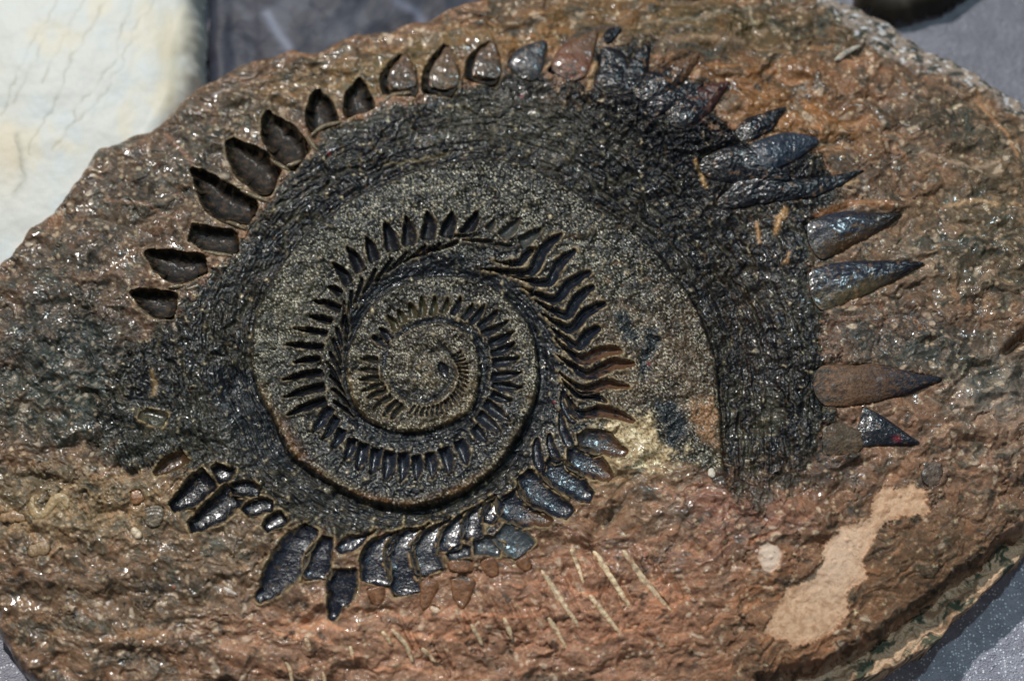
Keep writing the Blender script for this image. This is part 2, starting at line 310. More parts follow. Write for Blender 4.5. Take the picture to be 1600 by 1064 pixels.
# zone masks
mDs = sdpoly(U+14*n1, V+14*n2, DARK)
mD = ss(-9, 9, mDs+9*pn(U/9, V/9, 5)+12*pn(U/3.3, V/3.3, 6)+18*pn(U/26, V/20, 7))
eg = 1.5+9*ss(560, 400, U)+14*gauss(U, V, 880, 270, 260, 90)
mG = ss(-3, 3, sdpoly(U+3*n1, V+3*n2, GR)+eg*(pn(U/8, V/8, 8)+.8*pn(U/3.2, V/3.2, 9)))
bandw = wband(nn)
mB = np.where((d1 >= 0) & (nn < 2.0), 1-ss(.7, 1.0, d1/bandw+.12*n1), 0)          # inner shaft band
fringe = np.where((d1 >= 0) & (nn >= .95) & (nn < 2.62), 1-ss(.85, 1.05, d1/(bandw+1)+.1*n1), 0)
mB2 = np.where(nn >= 2.0, fringe, 0)*(1-.0*mG)
mGrit = np.where((nn < 2) | (d1 < 0), 1, 0)*mG
# flow coordinates: along and across the coil
na = 2*np.pi
lam = (np.arctan2((V-560)*1.5, U-780)/na % 1)
rho = np.hypot(U-780, (V-560)*1.5)
def lamn(fr, wrapn, seed, o=4, warp=18): return fbm((rho+warp*n1)/fr, lam*wrapn+n2*.25, seed, o, .55, wrapn)
def lamr(fr, wrapn, seed, o=4, warp=18): return ridged((rho+warp*n1)/fr, lam*wrapn+n2*.25, seed, o, .55, wrapn)
spir = (th-AN0)/na % 1
dd = np.where(d1 >= 0, d1, rr)
fib = fbm((dd+3*n1)/4.6, spir*26, 91, 3, .6, 26)
fib3 = fbm((dd+5*n1)/2.6, spir*52, 93, 2, .6, 52)
fib2 = fbm((dd+26*n2)/15, spir*18, 97, 3, .6, 18)
L1 = lamn(17, 24, 11); L2 = lamr(34, 20, 23); L3 = lamr(11, 60, 29, 3)
g1 = fbm(U/4.2, V/4.2, 51, 3, .6); g2 = fbm(U/12, V/12, 57, 4, .55); g3 = fbm(U/130, V/130, 63, 4, .5)
white = rng.standard_normal(U.shape).astype(np.float32)
w1, w2, wi = worley(Uw/17, Vw/14, 71)

brown = (1-mD)*(1-mG)
# fine relief
ledges = np.floor(L1*3+g3*2)
lump = fbm(Uw/34, Vw/20, 161, 3, .5); lump2 = ridged(Uw/48, Vw/26, 167, 4, .5)
def terr(x, k=.62):
    f = np.floor(x); return f+ss(k, 1, x-f)
big1 = fbm(Uw/85+.4*n2, Vw/46, 171, 4, .40); smo = ss(-.25, .35, fbm(U/55, V/40, 175, 3))
ta = terr(2.2*lamn(30, 16, 181, 4, 26)+1.3*big1); tb = terr(3.4*fbm(Uw/42+.5*g2*.3, Vw/17, 187, 4, .55), .5)
soft = fbm(Uw/48, Vw/30, 191, 2, .4)
pat0 = ss(-.15, .45, fbm(U/38, V/30, 601, 3))
mid = fbm(Uw/26, Vw/15, 193, 2, .45); chip = terr(1.8*fbm(Uw/60, Vw/34, 195, 3, .5), .8)
nz = brown*(7.0*big1+5.0*soft+1.5*mid*(.1+.9*smo)+1.3*chip+1.0*ta*(.2+.8*smo)+(.7*g2+.32*g1+.3*L3)*(.18+.82*smo)*(1-.45*pat0))
hl = np.abs(pn(U/95+.3*n1, V/60+.3*n2, 197)+.16*fbm(U/16, V/13, 199, 3)); hair = ss(.035, 0, hl)*ss(-.05, .2, fbm(U/120, V/90, 198, 2))
nz = nz-2.6*hair*(1-.5*(1-brown))
nz = nz+(1-brown)*(.95*g1+.9*g2+.10*white)+mG*(.35*g1+1.1*g2+2.6*soft+1.2*mid)+mD*(1-mG)*(2.6*fib2*(.4+.6*smo)+.6*g2-.35*g1*(1-smo)+4.6*soft+1.2*mid*smo+(.35+.7*pat0)*fib+.2*fib3)+mB*(1.2*fib+.6*fib3-.5*g1)+mB2*(1.2*fib+1.3*fib2)+mG*1.6*lump
rough_black0 = 0
rough_black = gauss(U, V, 1070, 190, 200, 85, 22, 3)*mD
nz = nz+rough_black*(5.5*g2+1.8*g1+9*ridged(U/42, V/30, 131, 3)+4*ridged(U/14, V/11, 133, 2))
lowleft = gauss(U, V, 120, 790, 220, 75, 0, 3)*brown
nz = nz+lowleft*(2.6*g2+4.0*(0.5-np.minimum(w1, .8)))
left = gauss(U, V, 110, 560, 190, 130, -10, 3)
nz = nz+left*(1.8*g2+4*ridged(U/60, V/38, 141, 3, .4))
# bottom-right strata, flaky ledge under the rim, crack on the right
dl, tl = sdline(U, V, LEDGE); below = sdpoly(U, V, LEDGE+[(1200,1300),(1900,1300),(1900,760)]) > 0
sl = np.where(below, dl, -dl)+5*g2+7*n1
led = ss(-3, 4, sl)
H0 = H0-led*26*(1-ss(60, 110, sl)*0)-9*np.exp(-(sl/5)**2)
strat = gauss(U, V, 1330, 1000, 360, 110, -32, 4)
sc = (U*.52+V*.85)+22*n1; sa = (U*.85-V*.52)
nst = fbm(sc/10, sa/120, 151, 4, .6); nst2 = ridged(sc/30, sa/170, 157, 3)
nz = nz*(1-.72*strat)+strat*brown*(2.0*nst+3.6*nst2)
dc, tc = sdline(U, V, [(1545,565),(1576,546),(1600,526),(1680,490)])
H0 = H0-40*np.exp(-(dc/(2+8*tc))**2)*ss(.1, .5, tc)
H0 = H0-16*ss(0, 30, sdpoly(U, V, [(1578,552),(1610,524),(1700,500),(1700,640),(1590,650)]))
rim = sdpoly(U+8*n1, V+8*n2, lift([(1255,-60),(1275,10),(1340,62),(1395,95),(1450,118),(1530,140),(1600,190),(1690,300),(1900,300),(1900,-200)], -25))
mRim = ss(-6, 8, rim+6*g2)*(dE > -30)
H0 = H0-ss(-10, 60, rim)*26
# sunken rows of teeth and the small last turn at the centre
laneg = d1+np.minimum(din, 160)
H0 = H0-np.where((d1 > 0) & (nn < 1.75), 5.0*np.exp(-((d1/np.maximum(laneg, 1)-.42)/.26)**2)*ss(30, 70, laneg)*ss(240, 120, laneg), 0)
core1, _t = sdline(U, V, [(689,538),(704,552),(707,585),(692,611),(668,624),(640,622),(618,606),(612,590)]); core2, _t = sdline(U, V, [(640,598),(645,572),(648,556),(662,545),(680,548),(686,562)])
corem = np.exp(-(core1/4)**2)+.8*np.exp(-(core2/3)**2)+.8*gauss(U, V, 656, 611, 26, 8, 8)+.8*gauss(U, V, 690, 578, 10, 12, 0)
H0 = H0-6.5*corem+3*gauss(U, V, 668, 582, 26, 24)
for _ in range(9): H0[1:-1, 1:-1] = (H0[1:-1, 1:-1]+H0[:-2, 1:-1]+H0[2:, 1:-1]+H0[1:-1, :-2]+H0[1:-1, 2:])/5
lf = ss(4, 12, sl)*ss(3, 11, dE)*(U > 1150)
H0 = H0*(1-lf)+(-66+2.5*n1)*lf
# little dents, chisel marks and hairline cracks
for P_, wd, dp in [([(830,262),(862,262),(893,272)], 2.0, 5), ([(395,440),(418,470),(430,478)], 1.8, 4), ([(1166,880),(1178,850),(1185,832),(1215,800),(1275,760)], 2.4, 5), ([(250,905),(255,920),(235,960),(205,1010),(190,1064)], 2.0, 4), ([(180,760),(130,760),(60,745),(30,706)], 3, 4),
                   ([(1125,560),(1128,640),(1140,760)], 2.5, 4), ([(1290,345),(1275,420),(1285,500),(1278,600),(1290,690)], 3, 5), ([(1330,1010),(1420,960),(1500,900),(1600,800)], 5, 5), ([(366,862),(385,900),(420,860),(430,840)], 2.5, 5)]:
    q, _t = sdline(U+5*g2+7*n1, V+5*g2+7*n2, P_)
    H0c = dp*np.exp(-(q/wd)**2)*np.clip(.5+1.4*g2, 0, 1.2); nz = nz-H0c
for k in range(26):
    x0 = 620+k*17+rng.uniform(-8, 8); y0 = 1000-.28*(x0-620)+rng.uniform(-50, 30); ln_ = rng.uniform(20, 60)
    q, _t = sdline(U+3*g2, V+3*g2, [(x0, y0), (x0+ln_*.45, y0+ln_)]); nz = nz+2.6*np.exp(-(q/2.6)**2)-1.5*np.exp(-((q-6)/3)**2)
# small flat patches
sdb = sdpoly(U+2.4*g1+5*g2, V+2.0*g1-4*g2, BIGPATCH); sds = sdpoly(U+1.2*g1, V+1.2*g1, SMALLPATCH)
mP = ss(-1, 2, np.maximum(sdb, sds))
nz = nz*(1-.80*mP)-2.2*mP+.5*mP*g2

# --- colours (linear base colours)
def mix(a, b, m): return a*(1-m[..., None])+b*m[..., None]
col = np.ones(U.shape+(3,))*lin(128,92,68)
for (u, v, a, b, r, c, s) in [
    (270,260,260,110,-35,(82,68,54),1), (90,420,120,80,-30,(86,72,58),.9), (110,560,160,110,0,(60,58,51),1), (120,640,200,60,5,(66,66,56),.95), (110,790,220,70,0,(140,114,82),1), (330,860,130,70,-10,(98,84,66),.8),
    (200,960,260,110,0,(112,88,66),.95), (620,1000,320,90,-4,(168,120,92),1), (980,960,260,120,0,(170,118,90),1), (1110,820,160,60,0,(146,100,82),1), (1250,950,180,120,-30,(140,98,70),.9), (1460,860,180,90,-35,(116,84,60),1),
    (1500,680,160,120,0,(132,98,76),1), (1500,500,150,70,0,(118,88,68),.9), (1480,380,170,80,0,(116,96,76),1), (1400,280,160,60,10,(120,88,62),.9), (1200,130,190,60,15,(124,82,46),1), (1250,200,110,40,10,(140,92,48),.9), (1100,30,330,50,3,(88,70,42),1), (1500,190,120,60,20,(88,74,58),.9), (1560,330,90,160,0,(92,80,60),.7),
    (780,60,260,36,-12,(128,88,46),.9), (600,100,160,36,-18,(104,84,52),.9), (450,130,120,40,-25,(98,76,48),.8), (970,700,90,60,0,(170,140,100),1), (1000,810,120,40,15,(138,106,80),.8), (1560,600,70,60,0,(140,130,118),.8), (1470,560,130,35,8,(84,80,66),.7)]:
    col = mix(col, lin(*c), np.clip(gauss(Uw, Vw, u, v, a, b, r, 3)*s, 0, 1))
b0 = col.copy()
v1 = ss(.15, .75, L1); v2 = ss(.25, .8, L2); v3 = ss(.1, .7, g2)
v4 = ss(.0, .55, lamn(9, 70, 203, 3)); v5 = ss(.1, .6, fbm(Uw/28, Vw/22, 211, 4, .6))
col = mix(col, b0*np.array([1.55, 1.38, 1.2]), .75*v1)
col = mix(col, b0*np.array([.50, .55, .55]), .7*v2*(1-v1))
col = mix(col, b0*np.array([1.5, 1.4, 1.28]), .4*v3)
col = mix(col, b0*np.array([.42, .50, .52]), .6*v4*v5)
col = mix(col, lin(168,104,66), .14*ss(.2, .7, fbm(Uw/50, Vw/34, 217, 3)))
col = mix(col, lin(70,76,66), .5*ss(.15, .6, fbm(Uw/44, Vw/30, 223, 4, .6))*(1-.75*gauss(U, V, 900, 960, 500, 120, 0, 3)))
col = mix(col, lin(190,150,116), .35*ss(.3, .7, fbm(Uw/13, Vw/9, 227, 4, .75)))
col = mix(col, col*np.array([.38, .42, .44]), .65*ss(.1, .6, fbm(Uw/105, Vw/52, 229, 5, .62))*(1-.6*gauss(U, V, 850, 980, 420, 90, 0, 3)))
col = mix(col, lin(40,40,36), .7*ss(.25, .6, -mid-.3*g2)*smo); col = mix(col, lin(34,32,28), .8*hair*brown)  # crevice shade painted in: hollows of the relief get a darker colour
# strata & rim colours
col = mix(col, col*np.array([.45, .5, .45]), strat*ss(.1, .6, nst)*.8)
col = mix(col, mix(mix(np.ones_like(col)*lin(208,170,136), lin(140,106,80), ss(-.2, .5, nst)), lin(78,80,64), ss(.1, .5, fbm(sc/26, sa/40, 159, 4, .65))), led*ss(-10, 20, sl))
col = mix(col, mix(mix(np.ones_like(col)*lin(150,132,118), lin(62,66,60), ss(0, .4, fbm(U/22, V/14, 231, 4, .6))), lin(206,200,196), ss(.3, .55, fbm(U/15, V/9, 237, 3))), mRim*.9)
# grit of the coil: salt and pepper
salt = fbm(U/3.3, V/3.1, 301, 2, .8)+.28*white
saltp = salt+.45*fbm(U/24, V/20, 303, 3)+.25*g2
gr = np.ones_like(col)*lin(80,78,66)
gr = mix(gr, lin(20,23,26), ss(-.15, .3, saltp)*.92)
gr = mix(gr, lin(196,186,158), ss(.35, .85, -saltp)*.95)
gr = mix(gr, lin(60,66,66), .75*gauss(U, V, 520, 300, 130, 60, -40, 3)); gr = mix(gr, lin(112,104,78), .4*gauss(U, V, 470, 520, 60, 200, 0))
tanm = gauss(U, V, 900, 330, 160, 45, 25, 3)*.15+gauss(U, V, 1060, 560, 70, 130, 5, 3)*.75+gauss(U, V, 1060, 450, 60, 60)*.4+gauss(U, V, 690, 560, 150, 120, 0, 4)*.25+gauss(U, V, 960, 580, 40, 110, 0, 3)*.6
gr = mix(gr, mix(np.ones_like(col)*lin(150,118,86), lin(60,62,56), ss(-.1, .35, salt+.6*g2)), np.clip(tanm*(1+.9*g2), 0, 1))
gr = mix(gr, mix(np.ones_like(col)*lin(34,36,34), lin(76,72,56), ss(.0, .5, g2-.3*salt)), np.clip(.85*gauss(U, V, 900, 350, 190, 75, 28, 3)+.7*gauss(U, V, 780, 270, 120, 40, -3, 3)+.45*gauss(U, V, 1040, 440, 80, 120, -20, 3), 0, .9)*ss(-.5, .2, .5*g2+.5*salt+.3))
gr = mix(gr, lin(128,100,70), .6*ss(.35, .6, fbm(U/20, V/14, 341, 4, .6))*gauss(U, V, 980, 420, 130, 150, 20, 3))
edge_t = np.exp(-((d1-2)/(4))**2)*((d1 > -50)) + np.exp(-(din/10)**2)
gr = mix(gr, lin(146,120,80), .55*np.exp(-(din/13)**2)*(th > .15)*ss(-.3, .3, n1+.3))
gr = mix(gr, lin(160,104,56), .6*gauss(U, V, 465, 700, 12, 60, -35)+.6*gauss(U, V, 590, 782, 70, 9, 12)+.4*gauss(U, V, 700, 768, 60, 12, -20))
# dark fossil tissue
dk = np.ones_like(col)*lin(42,44,48)
dk = dk*.7; dk = mix(dk, lin(14,16,20), ss(-.25, .4, fib+.4*fib3+.2*g1)); dk = mix(dk, lin(88,74,50), .45*ss(.1, .6, -fib-.5*fib3)*ss(-.1, .4, fbm(U/50, V/60, 315, 3))); dk = mix(dk, lin(92,88,70), .6*ss(.15, .7, -fib2+.3*salt))
dk = mix(dk, lin(150,122,88), .5*ss(.55, .8, fbm(U/9, V/7, 311, 3, .6)))
dk = mix(dk, lin(96,92,76), .85*gauss(U, V, 830, 195, 150, 50, 6, 3)*ss(-.4, .3, salt+g2)); dk = mix(dk, lin(120,92,66), .5*gauss(U, V, 900, 150, 60, 25, 0, 3)*ss(-.2, .3, g2))
dk = mix(dk, lin(74,74,62), .7*ss(30, 6, np.abs(mDs))*ss(-.3, .4, salt+g2)); dk = mix(dk, lin(84,80,62), .55*gauss(U, V, 360, 600, 70, 160, 10)*ss(-.2, .4, salt+.6*fib))
dk = mix(dk, lin(84,58,34), .35*gauss(U, V, 1170, 450, 60, 200, -5)*ss(-.2, .5, fib))
dk = mix(dk, lin(26,28,38), .8*rough_black*ss(-.4, .3, g2+.3))
dk = mix(dk, lin(96,98,84), .6*gauss(U, V, 250, 680, 130, 60, -15, 3)*ss(-.2, .5, salt+g2*.5))
dk = dk*.62; mDx = mD.copy()
fadeb = ss(690, 800, V+30*g2)*ss(1090, 1130, U)
mDx = mDx*(1-.8*fadeb*ss(-.6, .5, -salt))
spk = gauss(U, V, 1400, 530, 130, 55, 8, 4)+gauss(U, V, 1290, 700, 70, 60, -20, 3)+gauss(U, V, 1330, 300, 90, 60, -20, 3)*.8
col = mix(col, lin(48,54,54), np.clip(spk, 0, 1)*.85*ss(-.35, .15, salt+.5*g2))
col = mix(col, dk, mDx)
gr = mix(gr, gr*.35, .8*ss(.0, .5, fbm(U/60, V/50, 351, 4, .55)+.25*g2)); gr = mix(gr, lin(16,17,16), .8*hair); gr = gr*.66; gr = mix(gr, lin(214,204,178), .85*ss(.7, 1.0, -saltp))
eb = ((nn >= .98)*(nn < 1.75)+0.)*ss(60, 4, din)*ss(520, 420, V)*ss(-.6, .4, salt+g2)
gr = mix(gr, lin(20,22,24), .75*eb)
gap = d1+np.minimum(din, 200)
tz = np.interp(nn, [0, .1, .3, .45, .7, .85, 1.0, 1.2, 1.30, 1.36, 1.5, 1.62, 1.7, 1.75], [.2, .45, .45, .92, .96, .9, .4, .3, .5, .92, .96, .8, .95, 0])
tz = np.where(nn < .72, tz, tz); low = np.where((nn > .55) & (nn < .98), 1., 0.)
inner = (d1 > 0)*(nn < 1.75)*tz*ss(6, 22, din)*ss(0, -25, d1-np.interp(nn, [.3, .45, .55, .68, .95, 1.1, 1.5, 1.75], [72, 74, 78, 160, 150, 100, 108, 110]))
inner = inner*ss(.55, .25, -(.35*g2+.35*salt)*1.0)
col = mix(col, gr, mGrit)
dkz = mix(np.ones_like(col)*lin(26,30,37), lin(92,86,68), .35*ss(.4, .9, g2+.5*salt)); dkz = mix(dkz, lin(10,12,16), ss(0, .5, g1))
col = mix(col, dkz, np.clip(inner, 0, 1))
col = mix(col, lin(34,36,38), np.clip(corem, 0, 1)*.95)
col = mix(col, lin(120,102,70), .55*ss(0, .4, g2+.3*salt)*gauss(U, V, 668, 575, 34, 32, 0, 4)*(1-np.clip(corem, 0, 1)))
band = np.ones_like(col)*lin(26,29,35); band = mix(band, lin(60,60,50), .55*ss(.1, .6, fib)); band = mix(band, lin(10,12,16), ss(.0, .5, -fib))
mBt = mB*np.clip(1-.0*mG, 0, 1)
col = mix(col, band, mBt)
bot = np.clip((nn > .9)*(nn < 2.0)*(d1 > 0)*ss(700, 760, V)+.6*gauss(U, V, 420, 760, 90, 40, 30), 0, 1)
col = mix(col, mix(np.ones_like(col)*lin(66,60,46), lin(18,18,17), ss(-.2, .4, fib)), .75*bot*ss(-.5, .3, g2+.3*salt)*(mD+mB > .3))
dkb = mix(dk, lin(30,32,38), .5*np.ones(U.shape))
# black mould patches and cream patch beside the second whorl
for P_ in ([(957,492),(985,485),(1000,505),(996,538),(970,532)], [(1004,500),(1028,505),(1030,560),(1012,600),(992,602),(1000,560)], [(1018,623),(1050,620),(1072,643),(1079,673),(1062,702),(1045,690),(1035,656)]):
    q = ss(-2, 3, sdpoly(U+16*n1, V+16*n2, P_)+7*g2+5*g1+3*salt); col = mix(col, mix(np.ones_like(col)*lin(22,25,28), lin(66,72,72), ss(.2, .7, salt)), q); nz = nz-2*q
cream = ss(-.2, .3, gauss(U, V, 1000, 690, 70, 42, 10, 3)-.45+.5*g2)
col = mix(col, mix(mix(np.ones_like(col)*lin(184,158,118), lin(232,212,172), ss(.1, .5, g2)), lin(110,90,62), ss(.1, .5, g1)), cream*(1-ss(-6, 2, sdpoly(U, V, [(1018,615),(1060,610),(1085,660),(1065,706),(1030,690)]))))
tann = ss(-8, 9, 9*g2+5*salt+sdpoly(U+14*n1, V+14*n2, [(1069,630),(1105,622),(1123,643),(1122,700),(1105,690),(1085,660)])); col = mix(col, mix(np.ones_like(col)*lin(166,122,84), lin(90,76,60), ss(.1, .5, salt)), tann*.9)
# pale threads and scratches
for P_, wd, c_, s_ in [([(1226,330),(1216,345),(1212,362)], 4, (206,160,110), .9), ([(1086,255),(1094,270),(1102,290)], 3, (190,150,100), .9), ([(1182,345),(1186,360),(1187,378)], 2.5, (196,150,104), .8), ([(1232,395),(1226,412)], 2.5, (196,150,104), .8),
                       ([(1240,315),(1290,295),(1340,285)], 2.5, (176,140,100), .7), ([(1276,340),(1330,316),(1390,322)], 6, (150,100,62), .8), ([(1480,320),(1530,310),(1560,318)], 4, (190,150,110), .7), ([(292,158),(297,225),(305,240)], 2, (90,90,76), .6),
                       ([(255,200),(290,240),(300,256)], 4, (150,104,78), .6), ([(160,305),(230,320),(280,345)], 3, (150,108,80), .6), ([(330,140),(355,128)], 3, (200,180,170), .5), ([(1530,150),(1575,200),(1592,240)], 3, (180,130,90), .7), ([(1440,235),(1520,262),(1560,250)], 3, (176,146,120), .6),
                       ([(1000,30),(1100,22),(1180,5)], 3, (160,140,116), .5), ([(1172,0),(1180,40)], 2, (190,170,140), .6), ([(700,70),(860,52),(1000,42)], 2.5, (60,54,36), .6), ([(240,915),(205,990),(195,1064)], 2, (60,50,40), .7), ([(160,1000),(220,985),(260,990)], 5, (190,140,100), .5), ([(240,585),(244,600),(242,618)], 4, (150,124,84), .8),
                       ([(600,255),(660,245),(700,235)], 2, (140,124,90), .6), ([(880,62),(920,40),(960,35)], 5, (40,42,44), .7), ([(1035,60),(1100,55),(1160,62)], 5, (176,140,110), .4), ([(930,100),(925,120),(918,140)], 4, (186,150,110), .8)]:
    q, _t = sdline(U+3*g2, V+3*g2, P_); k_ = np.exp(-(q/wd)**2)*s_; col = mix(col, lin(*c_), k_); nz = nz+k_*1.2
# scattered pale crumbs
cr = ss(.80, .9, wi)*ss(.38, .2, w1)*brown
w1b, _, wib = worley(U/9, V/8, 401)
cr2 = ss(.90, .94, wib)*ss(.45, .25, w1b)*brown*(1-strat)
col = mix(col, lin(214,186,156), .6*cr*ss(0, .5, g3+.3)); col = mix(col, lin(210,176,140), .5*cr2); nz = nz+1.6*cr2
rd = ss(.9992, .9995, wib)*ss(.4, .25, w1b); col = mix(col, lin(140,40,40), .6*rd)
col = col*(1+brown[..., None]*np.array([.10, .16, .22]))
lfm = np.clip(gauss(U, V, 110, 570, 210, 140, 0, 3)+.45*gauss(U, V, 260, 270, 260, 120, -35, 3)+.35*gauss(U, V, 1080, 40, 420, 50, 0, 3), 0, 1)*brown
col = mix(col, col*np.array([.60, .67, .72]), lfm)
pc = np.ones_like(col)*lin(226,186,152); pc = mix(pc, lin(184,138,104), ss(-.2, .6, g2)*.6); pc = mix(pc, lin(236,206,180), .6*gauss(U, V, 1310, 870, 40, 70, 20)); pc = mix(pc, lin(240,214,192), ss(-3, 3, sds)); pc = mix(pc, lin(160,118,86), .5*ss(.3, .8, fbm(Uw/20, Vw/8, 331, 4, .6))+.35*np.exp(-(np.maximum(sdb, sds)/5)**2)); pc = mix(pc, lin(120,92,72), .6*ss(.72, .85, fbm(U/6, V/5, 333, 2)))
col = mix(col, pc, mP)
wet = .40+.05*brown+.09*g2; wet = np.where(mP > .5, .85, wet); wet = wet+.25*mRim+.25*led+.18*strat
wet = np.clip(wet+.10*gauss(U, V, 470, 520, 60, 200), .12, .95)

pat = ss(-.15, .45, fbm(U/38, V/30, 601, 3)); pat2 = ss(-.1, .5, fbm(U/14, V/12, 603, 2))
dull = np.clip(gauss(U, V, 1350, 950, 360, 170, -30, 3)+gauss(U, V, 1100, 40, 500, 60, 3, 3)*.7+gauss(U, V, 1530, 200, 130, 120, 0, 3)*.7+.45*gauss(U, V, 850, 1000, 400, 80, 0, 3), 0, .93)
gls = brown*(.10+.85*pat*(1-.55*smo))*(1-dull)+(1-brown)*(.15+.85*pat2)*(.7+.3*pat)
gls = np.where(mG*(mB < .5) > .5, .10+.30*pat2*pat+.15*np.clip(inner, 0, 1), gls); gls = gls*(1-mP)*(1-.8*mRim)*(1-.8*led)
wet = wet+.14*brown*(1-pat)+.2*dull
# ------------------------------------------------------------------ tooth beds: carve the slab and remember geometry
def prof(t, s, o):
    """height of the tooth surface over the smooth slab, t across -1..1, s along 0..1"""
    k = o['dep']; tt = np.clip(np.abs(t), 0, 1)
    e = 1-np.abs(2*np.clip(s, 0, 1)-1)**7; q0, q1 = o['pts'][0], o['pts'][-1]; fl = 1 if (q1[1]-q0[1])*.45-(q1[0]-q0[0])*.9 < 0 else -1
    if o['kind'] == 'pit':
        a = (1-tt**3.2); g = np.clip(t, -1, 1)*fl
        if o['side']: return -k*(1-tt**2.4)*e*(1-.72*g)*1.05-.6
        return -k*a*e*(1-.28*g)-.6
    return k*np.sqrt(np.clip(1-tt**2, 0, 1))*np.clip(e, 0, 1)**.5*(1-.35*s)*(ss(-.1, .34, s) if o['name'] == 'tooth' else 1)-1.0
def centre(o, n=40):
    P = np.column_stack([np.array(o['pts'], float), np.array(o['wid'], float)]); q = spline(P, n)
    L = np.concatenate([[0], np.cumsum(np.hypot(np.diff(q[:, 0]), np.diff(q[:, 1])))]); s = L/L[-1]
    c0, c1 = o['cap']; W = q[:, 2].copy()
    W *= np.sqrt(np.clip(1-(1-np.clip(s/max(c0, 1e-3), 0, 1))**2, 0, 1)); W *= np.sqrt(np.clip(1-(1-np.clip((1-s)/max(c1, 1e-3), 0, 1))**2, 0, 1))
    sd_ = int(abs(q[0, 0]*7+q[0, 1]*13)) % 997; am = .10 if o['name'] != 'spine' else .25
    big = min(1, W.max()/12)
    f_ = L[-1]/(16 if o['kind'] == 'pit' else 9 if o['name'] in ('spine', 'shell', 'pebble') else 26 if W.max() < 26 else 75); am = am if o['kind'] == 'pit' else .22 if o['name'] in ('shell', 'pebble') else am*.8
    W = W*(1+am*(1.3*(.4+.6*big) if o['kind'] != 'pit' else .7)*pn(s*f_*(1 if o['kind'] != 'pit' else .6), s*0+.5, sd_)+(.06 if o['kind'] != 'pit' else .03)*pn(s*f_*3, s*0+.5, sd_+3))
    tx = np.gradient(q[:, 0]); ty = np.gradient(q[:, 1]); l = np.hypot(tx, ty); off = W.max()*.13*pn(s*f_*1.2+9, s*0+.5, sd_+5)
    q = q.copy(); q[:, 0] -= ty/l*off; q[:, 1] += tx/l*off
    return q[:, :2], np.maximum(W, .25), s, L[-1]
Hs = H0.copy(); slab = H0+nz
near = np.full(U.shape, 60.); nearw = np.zeros(U.shape)
def carve(o):
    q, W, s, L = centre(o)
    pad = max(W)+14
    i0, i1 = np.searchsorted(us, q[:, 0].min()-pad), np.searchsorted(us, q[:, 0].max()+pad); j0, j1 = np.searchsorted(vs, q[:, 1].min()-pad), np.searchsorted(vs, q[:, 1].max()+pad)
    if i1-i0 < 2 or j1-j0 < 2: return
    sl_ = (slice(j0, j1), slice(i0, i1)); u = U[sl_]; v = V[sl_]
    best = np.full(u.shape, 1e9); S = np.zeros(u.shape); TT = np.zeros(u.shape); DO = np.full(u.shape, 99.)
    for i in range(len(q)-1):
        ax, ay = q[i]; ex, ey = q[i+1]-q[i]; l2 = ex*ex+ey*ey+1e-9
        t = ((u-ax)*ex+(v-ay)*ey)/l2; tcl = np.clip(t, 0, 1); dx = u-ax-ex*tcl; dy = v-ay-ey*tcl; d = np.hypot(dx, dy)
        wl = W[i]*(1-tcl)+W[i+1]*tcl; sg = np.sign(ex*dy-ey*dx)
        d_out = d-wl; mm = d_out < DO
        DO = np.where(mm, d_out, DO); S = np.where(mm, s[i]*(1-tcl)+s[i+1]*tcl, S); TT = np.where(mm, sg*d/wl, TT)
    for qe, qn in ((q[0], q[1]), (q[-1], q[-2])):
        tx, ty = qn-qe; l = math.hypot(tx, ty)+1e-9; DO = np.maximum(DO, -((u-qe[0])*tx+(v-qe[1])*ty)/l)
    inside = DO < -.9
    if o['kind'] == 'pit':
        slab[sl_] = np.where(inside, np.minimum(slab[sl_], Hs[sl_]+prof(TT, S, o)-3.0), slab[sl_])
        lip = np.exp(-((DO-2.2)/2.6)**2)*(DO > -1)
        lip = lip*np.clip(.55+.9*g2[sl_], 0, 1); slab[sl_] = slab[sl_]*(1-.6*lip)+(Hs[sl_]+(3.6 if o['name'] in ('tooth', 'root') and o['gloss'] < .55 and U[sl_].mean() < 1000 else 1.1*o['rim']))*.6*lip
    else:
        slab[sl_] = np.where(inside, Hs[sl_]-4, slab[sl_])
        g = np.exp(-(np.maximum(DO, 0)/3.2)**2)*(~inside)*min(1, o['dep']/8)
        g = g*np.clip(.6+.9*g2[sl_], .15, 1); slab[sl_] = slab[sl_]*(1-.8*g)+(Hs[sl_]-3.5)*.8*g
    if o['name'].startswith('tooth') and o['kind'] == 'pit':
        k_ = np.clip(np.exp(-((DO-1)/(2.6))**2)*o['rim'], 0, .85)*np.clip(.45+1.3*g2[sl_]+.9*g1[sl_], 0, 1.1)
        col[sl_] = mix(col[sl_], lin(158,136,100), np.clip(k_, 0, .85))
for o in T:
    carve(o)
    if o['root']:
        r = dict(o); r['pts'], r['wid'] = o['root']; r['dep'] = o['dep']*.7; r['root'] = None; r['cap'] = (.05, .05); r['rim'] = o['rim']*.6; r['tip'] = None; o['rooto'] = r; carve(r)

